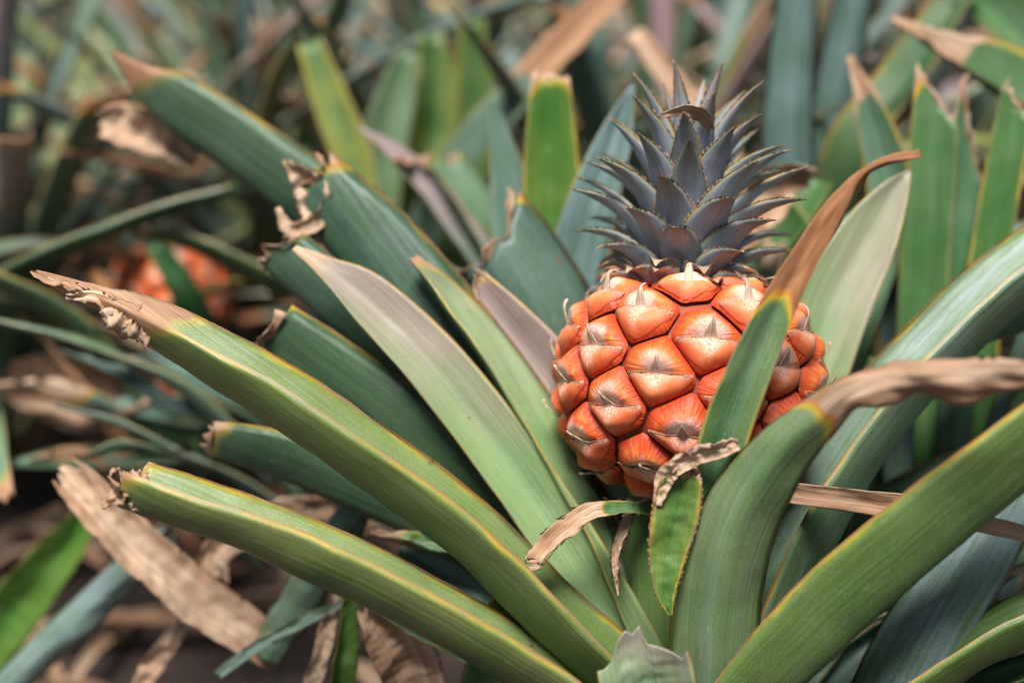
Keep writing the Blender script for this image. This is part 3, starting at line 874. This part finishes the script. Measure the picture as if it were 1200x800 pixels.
crown = build_crown(fruit)
leaf(crown, [(834, 152, -40, 8, 0, 60), (822, 134, -58, 20, -30, 80), (800, 130, -68, 14, -30, 90), (770, 137, -72, 3, -30, 60)], name='crown_leaf', nu=22, nv=9, thick=.0006, wr=.3, rough=.0006, dry=-.4, mat=M_CROWN, label='bent papery dry crown leaf')

# ================================================================== NEIGHBOUR PLANTS (hand-set leaves)
def plant_at(px, py, z, label, group=None):
    b = P(px, py, z)
    o = empty('pineapple_plant', (b[0], b[1], 0.0))
    tag(o, label, 'plant', group)
    return o


np_right = plant_at(1115, 760, 270, 'pineapple plant with upright square-cut leaves beside the right edge of the photo')
leaf(np_right, ws=.84, st=[(1085, 760, 270, 60, 0, 40), (1078, 520, 245, 66, 0, 35), (1082, 350, 240, 68, 0, 35), (1092, 200, 238, 66, 0, 35), (1100, 78, 236, 60, 0, 35)], end=ragged(0.012, slant=0.05, seed=31), dry_at=3.86, bloom=0.15, yellow=0.1, margin=0.07)
leaf(np_right, ws=.84, st=[(1125, 760, 280, 60, 20, 40), (1108, 480, 258, 70, 20, 50), (1118, 300, 254, 70, 20, 50), (1136, 180, 252, 66, 20, 50), (1146, 96, 250, 54, 20, 50)], end=ragged(0.012, slant=0.10, seed=32), dry_at=3.72, bloom=0.3, yellow=0.0, margin=0.07)
leaf(np_right, ws=.84, st=[(1140, 760, 260, 60, 0, 40), (1146, 420, 236, 56, 0, 40), (1165, 270, 232, 54, 0, 40), (1190, 130, 230, 48, 0, 40), (1197, 96, 230, 40, 0, 40)], end=ragged(0.012, slant=0.03, seed=33), dry_at=3.85, bloom=0.1, yellow=0.1, margin=0.12)
leaf(np_right, ws=.84, st=[(1080, 760, 310, 60, 0, 40), (1060, 420, 305, 72, 0, 40), (1045, 230, 302, 66, 0, 40), (1022, 140, 300, 46, 10, 50), (995, 66, 300, 10, 10, 50)], dry_at=3.2, bloom=0.55, yellow=0.1, margin=0.16)
leaf(np_right, ws=.84, st=[(1120, 760, 330, 60, -20, 60), (1000, 560, 340, 80, 0, 60), (960, 400, 350, 90, 0, 60), (930, 300, 356, 90, 0, 60), (900, 240, 360, 60, 0, 60)], bloom=.2, yellow=.15)
leaf(np_right, ws=.84, st=[(1140, 760, 200, 60, -40, 60), (1180, 560, 150, 70, -40, 60), (1260, 380, 120, 70, -40, 60), (1340, 260, 110, 50, -40, 60)], bloom=.2, yellow=.15)
leaf(np_right, ws=.84, st=[(1090, 780, 250, 40, 180, 50), (1062, 640, 215, 44, 180, 50), (1052, 520, 205, 44, 180, 50), (1062, 400, 205, 40, 180, 50)], bloom=.75, yellow=.0)
leaf(np_right, ws=.84, st=[(1130, 780, 240, 50, 180, 50), (1150, 640, 200, 54, 180, 50), (1180, 500, 190, 54, 180, 50), (1215, 380, 190, 44, 180, 50)], bloom=.85, yellow=.0)
leaf(np_right, ws=.84, st=[(1120, 780, 250, 50, 180, 50), (1110, 640, 215, 48, 180, 50), (1118, 500, 205, 48, 180, 50), (1130, 380, 205, 44, 180, 50)], bloom=.5, yellow=.0)
leaf(np_right, ws=.84, st=[(1000, 470, 160, 30, -60, 70), (1100, 412, 120, 50, -60, 80), (1170, 388, 105, 56, -60, 80), (1260, 360, 95, 50, -60, 80)], spines=40, spine_len=.0016, bloom=.3, margin=.1)
rr_ = random.Random(31)
for q_ in range(12):
    x0 = 1030 + 15 * q_ + rr_.uniform(-8, 8)
    dx = rr_.uniform(-30, 60)
    z_ = rr_.uniform(230, 420)
    w_ = rr_.uniform(26, 46)
    leaf(np_right, [(1080 + 5 * q_, 800, z_ + 30, w_, 0, 60), (x0, 620, z_ + 5, w_, rr_.choice((0, 180)), 60), (x0 + dx * .4, 480, z_, w_, rr_.choice((0, 180)), 60), (x0 + dx, 330, z_, w_ * .8, rr_.choice((0, 180)) * 0, 60), (x0 + dx * 1.5, rr_.uniform(180, 280), z_, w_ * .4, 0, 60)],
         bloom=rr_.uniform(.1, .9), yellow=.05, margin=.08, nu=36, nv=9, mat=M_BACK, dry=rr_.choice((2, .9)))
np_far_right = plant_at(1330, 520, 420, 'pineapple plant beyond the right edge, one leaf with a brown tip reaching in')
leaf(np_far_right, [(1330, 480, 420, 80, -90, 80), (1330, 260, 400, 130, -60, 90), (1250, 150, 380, 140, 60, 100), (1170, 92, 365, 105, 60, 100), (1115, 62, 355, 55, 60, 100), (1046, 20, 350, 8, 60, 80)], dry_at=3.5, bloom=.25, yellow=.2, margin=.1)
leaf(np_far_right, [(1330, 480, 430, 70, 0, 60), (1290, 200, 450, 90, 20, 60), (1220, 60, 460, 80, 30, 60), (1130, -20, 470, 60, 30, 60)], bloom=.25, yellow=.2, margin=.1)

np_back = plant_at(690, 640, 330, 'pineapple plant just behind the fruit with a tall green square-cut leaf')
leaf(np_back, [(690, 660, 340, 60, 0, 40), (655, 460, 275, 66, 0, 40), (648, 330, 262, 68, 0, 40), (646, 200, 260, 66, 0, 40), (645, 84, 260, 44, 0, 40)], end=ragged(.02, seed=41), dry_at=3.86, bloom=.0, yellow=.25, margin=.12)
leaf(np_back, [(690, 660, 350, 60, 0, 40), (640, 440, 345, 70, 0, 50), (612, 300, 345, 66, 0, 50), (594, 200, 350, 40, 0, 50), (576, 112, 352, 5, 0, 40)], bloom=.75, yellow=.0)
leaf(np_back, [(690, 660, 380, 60, 60, 60), (600, 380, 430, 80, 60, 70), (520, 250, 445, 70, 60, 70), (465, 185, 452, 40, 60, 70), (420, 150, 455, 6, 60, 60)], bloom=.7, blush=.6, yellow=.0)
leaf(np_back, [(690, 660, 380, 60, 60, 60), (640, 420, 470, 80, 60, 70), (560, 260, 480, 90, 60, 90), (505, 180, 490, 70, 60, 90)], end=ragged(.05, seed=44), dry_at=2.9, bloom=.3, yellow=.1)
leaf(np_back, [(690, 660, 370, 60, -40, 60), (840, 420, 370, 90, -40, 80), (900, 290, 380, 90, -40, 80), (960, 210, 385, 50, -40, 80)], bloom=.1, yellow=.15)

# ================================================================== FIELD PLANTS
POOL = []


def pool_leaf(kind, i):
    r = random.Random(100 * i + kind)
    L = r.uniform(.36, .60) if kind else r.uniform(.30, .46)
    n = 40
    inc0, inc1 = [(R(84), R(66)), (R(66), R(30)), (R(48), R(-2)), (R(62), R(-50))][kind]
    inc1 += r.uniform(-.25, .25)
    p = np.zeros(3); pts, nr = [], []
    side = r.uniform(-.25, .25)
    for k in range(n):
        t = k / (n - 1)
        e = inc0 + (inc1 - inc0) * t ** 1.4
        d = unit(np.array([math.cos(e), side * t, math.sin(e)]))
        pts.append(p.copy()); nr.append([-math.sin(e), 0, math.cos(e)])
        p = p + d * L / (n - 1)
    tt = np.linspace(0, 1, n)
    cut = r.random() < 0.7
    W = r.uniform(.020, .036) if kind < 3 else r.uniform(.007, .015)
    prof = [.6, .95, 1, .92, .8] if cut else [.6, .95, 1, .62, .03]
    wid = W * np.interp(tt, [0, .12, .4, .75, 1], prof)
    cur = np.radians(np.interp(tt, [0, .5, 1], [100, 95, 110]))
    q, f, at, LL = tube(pts, np.array(nr), wid, cur, ragged(.04, slant=r.uniform(-.04, .04), seed=i * 3 + kind) if cut else None, 22, 7, .0016, .002, 0, 0, r.uniform(0, 60))
    me = bpy.data.meshes.new('leaf')
    me.from_pydata([tuple(v) for v in q], [], f)
    for k, a in at.items():
        z = me.attributes.new(k, 'FLOAT_VECTOR', 'POINT'); z.data.foreach_set('vector', np.asarray(a, np.float32).ravel())
    me.polygons.foreach_set('use_smooth', [True] * len(me.polygons))
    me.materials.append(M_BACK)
    return me


POOL = [[pool_leaf(k, i) for i in range(7)] for k in range(4)]


def field_plant(x, y, label, group=None, n=22, size=1.0, seed=0, bloom=None):
    r = random.Random(seed)
    o = empty('pineapple_plant', (x, y, 0.0))
    tag(o, label, 'plant', group)
    ndry = n // 8
    for i in range(-ndry, n):
        t = max(i, 0) / (n - 1)
        kind = 3 if i < 0 else 2 if t < .4 else (1 if t < .78 else 0)
        if i < 0: t = r.uniform(.2, 1)
        lf = bpy.data.objects.new('leaf', r.choice(POOL[kind]))
        lf.parent = o
        lf.location = (0, 0, .04 + .10 * t)
        s = size * r.uniform(.82, 1.12)
        lf.scale = (s, s, s)
        lf.rotation_euler = (r.uniform(-.12, .12), r.uniform(-.12, .12), i * R(137.5) + r.uniform(-.2, .2))
        col.objects.link(lf)
        dead = kind == 3 or kind > 0 and r.random() < (.16 if kind == 2 else .05)
        props(lf, dry=-.3 if dead else r.choice((.80, .9, .93, .96, .97, 2)), bloom=r.uniform(.1, .95), blush=r.choice((0, 0, 0, .4, .8)), yellow=r.choice((0, .1, .2, .5, 1.0)), margin=r.uniform(.04, .14), rust=r.choice((0, 0, .5, 1)), pale=r.choice((0, 0, 0, .5)))
    return o


NEAR = [(-0.20, 1.12, 'pineapple plant with thin leaves behind the blurred orange fruit'),
        (-0.64, 1.16, 'out of focus pineapple plant at the left edge beyond the dead leaves'),
        (0.10, 1.02, 'out of focus pineapple plant between the tall square-cut leaf and the crown'),
        (-0.40, 1.02, 'pineapple plant with drooping leaves near the blurred orange fruit'),
        (-0.06, 1.18, 'out of focus pineapple plant directly left of the crown'),
        (0.30, 1.12, 'out of focus pineapple plant directly behind the crown'),
        (0.66, 1.15, 'out of focus pineapple plant behind the upright square-cut leaves')]
for i, (x, y, lb) in enumerate(NEAR):
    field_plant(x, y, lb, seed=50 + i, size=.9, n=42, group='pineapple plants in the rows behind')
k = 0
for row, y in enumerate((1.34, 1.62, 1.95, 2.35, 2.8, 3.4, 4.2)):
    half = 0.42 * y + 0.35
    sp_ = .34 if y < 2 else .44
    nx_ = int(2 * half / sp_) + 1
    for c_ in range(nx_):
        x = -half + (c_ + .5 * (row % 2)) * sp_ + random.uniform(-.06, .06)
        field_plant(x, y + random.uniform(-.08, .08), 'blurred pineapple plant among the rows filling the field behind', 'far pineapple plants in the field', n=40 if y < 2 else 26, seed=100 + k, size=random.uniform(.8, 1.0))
        k += 1

# ================================================================== DEEPER LEAVES OF THE MAIN PLANT
for i, (az, inc, sz, kd) in enumerate(((140, 0, .8, 1), (120, 0, .7, 1), (95, 0, .75, 1), (70, 0, .75, 1), (45, 0, .8, 1), (20, 0, .8, 2), (-10, 0, .75, 2), (10, .1, .7, 2), (110, .1, .7, 2), (60, .1, .7, 2))):
    lf = bpy.data.objects.new('leaf', POOL[kd][i % 7])
    lf.parent = plant
    lf.location = (0, 0.02, .03 + .005 * i)
    lf.scale = (sz, sz, sz)
    lf.rotation_euler = (0, inc, R(az))
    col.objects.link(lf)
    props(lf, dry=2 if i % 3 else .9, bloom=.1, yellow=.05, margin=.05)

# ================================================================== THE BLURRED FRUIT AND ITS PLANT
np_left = plant_at(230, 560, 760, 'pineapple plant carrying the blurred orange fruit at the left')
f2 = P(198, 344, 980)
fruit2 = empty('pineapple', f2)
tag(fruit2, 'small blurred orange pineapple half hidden among leaves at the left', 'pineapple')
random.seed(21)
build_fruit(fruit2, None, area=5600, th0=.7, s_off=.3, detail=(8, 24), scale=.70)
for ch in fruit2.children:
    if 'red' in ch: ch['red'] = .15
f3 = P(190, 452, 900)
fruit3 = empty('pineapple', f3)
tag(fruit3, 'dull red pineapple in shade low behind the blurred orange one', 'pineapple')
build_fruit(fruit3, None, area=5600, th0=.2, s_off=.3, detail=(8, 24), scale=.42)
for fr in (fruit3,):
    for ch in fr.children:
        if 'red' in ch: ch['red'] = 1.0
stem_mesh('fruit_stalk', P(225, 560, 890), P(205, 385, 900), .012, .008, M_BACK, np_left)
stem_mesh('fruit_stalk', P(215, 600, 880), P(192, 480, 900), .012, .008, M_BACK, np_left)
BL = dict(mat=M_BACK, nu=30, nv=9)
leaf(np_left, [(240, 600, 700, 60, -90, 80), (130, 420, 560, 56, 90, 110), (0, 330, 470, 60, 90, 120), (-140, 300, 430, 40, 90, 120)], bloom=.1, yellow=.1, **BL)
leaf(np_left, [(-160, 420, 500, 40, -90, 110), (0, 325, 480, 56, -90, 120), (120, 272, 490, 56, -90, 120), (200, 243, 500, 52, -90, 120), (275, 222, 510, 40, -90, 120)], bloom=.15, yellow=.1, **BL)
leaf(np_left, [(520, 480, 640, 60, 90, 100), (400, 370, 600, 80, 90, 110), (310, 325, 570, 80, 90, 110), (220, 282, 545, 50, 90, 110), (150, 270, 530, 36, 90, 110)], end=ragged(.04, seed=61), dry_at=3.7, bloom=.1, yellow=.4, **BL)
rl_ = random.Random(77)
for q_ in range(15):
    x1, y1, z_ = rl_.uniform(-60, 150), rl_.uniform(330, 600), rl_.uniform(330, 620)
    bx, by = rl_.uniform(240, 420), rl_.uniform(540, 680)
    mx, my = (x1 + bx) / 2 + rl_.uniform(-20, 20), (y1 + by) / 2 - rl_.uniform(10, 60)
    w_ = rl_.uniform(22, 48)
    leaf(np_left, [(bx, by, z_ + 120, w_ * .8, 90, 60), ((bx + mx) / 2, (by + my) / 2 - 12, z_ + 60, w_, 100, 60), (mx, my, z_ + 10, w_, rl_.uniform(20, 130), 60), ((mx + x1) / 2, (my + y1) / 2 - 8, z_ - 10, w_ * .8, rl_.uniform(20, 130), 60), (x1, y1, z_ - 30, w_ * .25, 100, 60)],
         bloom=rl_.uniform(0, .9), yellow=rl_.choice((0, 0, .3)), dry=rl_.choice((2, 2, .8, .6, -.4)), rust=rl_.choice((0, .6)), **BL)
leaf(np_left, [(270, 560, 690, 40, 0, 80), (250, 420, 660, 40, 0, 80), (215, 340, 650, 36, 0, 80), (180, 285, 650, 22, 0, 80)], bloom=.0, yellow=.0, **BL)

# ================================================================== FALLEN AND DRY LEAVES, LOWER LEFT
def fallen(label, st, name='dry_leaf', **k):
    a = np.mean([P(*q[:3]) for q in st], axis=0)
    root_loc = P(*st[0][:3])
    e = empty(name, root_loc)
    k.setdefault('dry', -.4); k.setdefault('end', ragged(.08, seed=len(label)))
    o = leaf(e, st, name='blade', rim=0, rough=.0022, thick=.0012, **k)
    tag(e, label, 'leaf', 'loose leaves around the plant')
    return e


fallen('broad tan dead leaf lying slantwise below the lowest sharp leaf', [(330, 770, 190, 40, 0, 30), (285, 738, 180, 56, 10, 60), (215, 690, 165, 62, 15, 70), (140, 620, 150, 56, 10, 70), (95, 570, 145, 48, 0, 80), (66, 546, 145, 34, 0, 90)], nv=15)
fallen('curled orange-brown dead leaf beside the broad tan one', [(390, 590, 230, 20, 0, 80), (340, 600, 225, 40, 0, 90), (280, 625, 215, 44, 0, 100), (250, 655, 210, 36, 20, 120), (262, 690, 210, 26, 40, 120)])
fallen('reddish brown dead leaf hanging under the two sharp leaves', [(500, 840, 70, 50, 0, 30), (480, 780, 60, 74, 0, 40), (455, 735, 55, 66, 0, 50), (430, 702, 52, 30, 0, 60)], nv=15)
fallen('thin straight pale green strip crossing under the sharp leaves', [(255, 790, 120, 10, 0, 60), (300, 758, 110, 14, 0, 60), (360, 725, 100, 13, 0, 60), (420, 698, 92, 8, 0, 60)], name='fallen_leaf', dry=2.0, bloom=.6, pale=.4)
fallen('pale grey green straight leaf rising from the bottom left corner', [(-30, 840, 330, 34, 180, 60), (60, 755, 310, 44, 180, 70), (140, 680, 300, 42, 180, 70), (205, 618, 290, 30, 180, 70)], name='fallen_leaf', dry=2.0, bloom=.9)
fallen('grey green rolled leaf standing between the two sharp leaves', [(310, 770, 170, 40, 180, 90), (350, 705, 165, 52, 180, 100), (395, 635, 160, 48, 180, 100), (425, 585, 158, 30, 180, 100)], name='fallen_leaf', dry=2.0, bloom=.55)
fallen('dark green leaf leaning in from the left edge above the corner', [(-40, 790, 420, 60, 0, 60), (20, 710, 410, 66, 0, 60), (75, 640, 400, 50, 0, 60), (110, 590, 395, 20, 0, 60)], name='fallen_leaf', dry=2.0, bloom=.0)
fallen('thin tan dead strip pointing up from the bottom edge', [(150, 830, 240, 18, 0, 60), (185, 770, 232, 24, 0, 60), (220, 725, 228, 16, 0, 60)])
fallen('narrow rusty dead strip hanging beside the reddish brown leaf', [(355, 830, 110, 18, 0, 80), (378, 760, 105, 22, 0, 80), (392, 690, 100, 14, 0, 80), (400, 640, 100, 8, 0, 80)])
fallen('narrow upright green leaf by the rusty dead strip', [(385, 860, 85, 36, 30, 70), (402, 780, 82, 34, 30, 70), (412, 705, 80, 20, 30, 70), (416, 670, 80, 5, 30, 70)], name='fallen_leaf', dry=2.0, bloom=.0, margin=.12)
fallen('small green leaf with a brown point behind the sharp leaves', [(620, 668, 30, 30, 60, 80), (540, 648, 40, 36, 60, 90), (480, 632, 45, 26, 60, 90), (432, 624, 48, 6, 60, 80)], name='fallen_leaf', dry=.8, bloom=.0)
fallen('blurred tan dead leaf left of the stalk of the shaded fruit', [(160, 470, 620, 40, 0, 80), (100, 462, 600, 90, 0, 90), (40, 450, 590, 70, 0, 90), (0, 440, 590, 30, 0, 90)])
fallen('crumpled pale dead leaf tip next to the brown-edged upper leaf', [(230, 190, 330, 20, 0, 80), (180, 160, 325, 50, 0, 110), (140, 148, 322, 54, 20, 120), (112, 150, 320, 30, 20, 120)])
fallen('curled brown dead leaf behind the right side of the crown', [(850, 300, 230, 30, 0, 80), (885, 250, 232, 60, 0, 100), (920, 210, 235, 50, 20, 120), (958, 206, 236, 20, 40, 120)])

# loose litter that nobody could count
lv, lfc, lb, lm = [], [], [], []
r = random.Random(5)
for i in range(1500):
    x, y = r.uniform(-1.6, 1.6), r.uniform(.55, 3.2)
    z = .03 * mnoise.noise(Vector((x * 2.1, y * 2.1, 1))) + .012 * mnoise.noise(Vector((x * 9, y * 9, 4))) + r.uniform(.004, .03)
    L, W = r.uniform(.03, .14), r.uniform(.006, .022)
    a = r.uniform(0, 6.28); tl = r.uniform(-.35, .35)
    ca, sa = math.cos(a), math.sin(a)
    b0 = len(lv)
    for j in range(4):
        t = j / 3 - .5
        for k_ in (-1, 0, 1):
            wv = W * (1 - 1.6 * t * t) * k_ / 2
            lv.append((x + ca * L * t - sa * wv, y + sa * L * t + ca * wv, z + tl * L * t + .006 * abs(k_) + .012 * math.cos(t * 3) + r.uniform(0, .003)))
            lb.append((j / 3, k_ * .8, .5)); lm.append((t * L, wv, i * .37))
    for j in range(3):
        for k_ in range(2):
            lfc.append((b0 + j * 3 + k_, b0 + j * 3 + k_ + 1, b0 + (j + 1) * 3 + k_ + 1, b0 + (j + 1) * 3 + k_))
lit = mesh_obj('leaf_litter', lv, lfc, M_BACK, None, {'blade': lb, 'metric': lm})
props(lit, dry=-.4)
tag(lit, 'dead leaf scraps littering the brown soil', 'leaf litter', kind='stuff')

np_mid = plant_at(430, 420, 760, 'pineapple plant with a bright yellow green leaf, left of the tall square-cut leaf')
leaf(np_mid, [(440, 420, 740, 40, 0, 50), (420, 220, 700, 48, 0, 50), (392, 130, 690, 46, 0, 50), (362, 50, 690, 30, 0, 50)], bloom=0, yellow=1.0, pale=.3, margin=.2, **BL)
leaf(np_mid, [(440, 420, 760, 40, 0, 50), (440, 230, 740, 60, 0, 50), (462, 120, 730, 50, 0, 50), (478, 60, 730, 20, 0, 50)], bloom=.2, yellow=.1, pale=.3, **BL)
leaf(np_mid, [(440, 420, 800, 40, 0, 50), (530, 210, 690, 56, -40, 60), (620, 100, 670, 56, -40, 70), (735, -20, 660, 40, -40, 70)], dry_at=2.0, rust=.6, bloom=.4, **BL)
leaf(np_mid, [(440, 420, 800, 40, 0, 50), (500, 200, 790, 60, 20, 60), (510, 110, 790, 56, 20, 60), (505, 40, 790, 30, 20, 60)], bloom=0, yellow=.6, **BL)
leaf(np_mid, [(440, 420, 800, 40, 0, 50), (540, 240, 800, 50, 0, 60), (555, 110, 800, 46, 0, 60), (552, 20, 800, 30, 0, 60)], bloom=0, yellow=.4, **BL)
np_top = plant_at(960, 430, 620, 'pineapple plant with tall grey green leaves rising behind the crown')
leaf(np_top, [(960, 430, 620, 40, 180, 50), (925, 220, 520, 62, 180, 60), (925, 90, 505, 58, 180, 60), (940, -60, 500, 44, 180, 60)], bloom=.6, yellow=0, **BL)
leaf(np_top, [(960, 430, 620, 40, 180, 50), (965, 200, 560, 56, 180, 60), (985, 80, 550, 52, 180, 60), (1010, -50, 545, 40, 180, 60)], bloom=.5, yellow=0, **BL)
leaf(np_top, [(960, 430, 620, 40, 0, 50), (990, 200, 470, 70, -40, 60), (1060, 90, 455, 66, -40, 60), (1140, -30, 450, 50, -40, 60)], bloom=.1, yellow=.2, margin=.16, **BL)
leaf(np_top, [(960, 430, 620, 40, 0, 50), (880, 240, 600, 40, 40, 60), (820, 140, 600, 40, 40, 60), (740, 40, 600, 30, 40, 60)], dry=-.3, bloom=.1, yellow=.2, **BL)
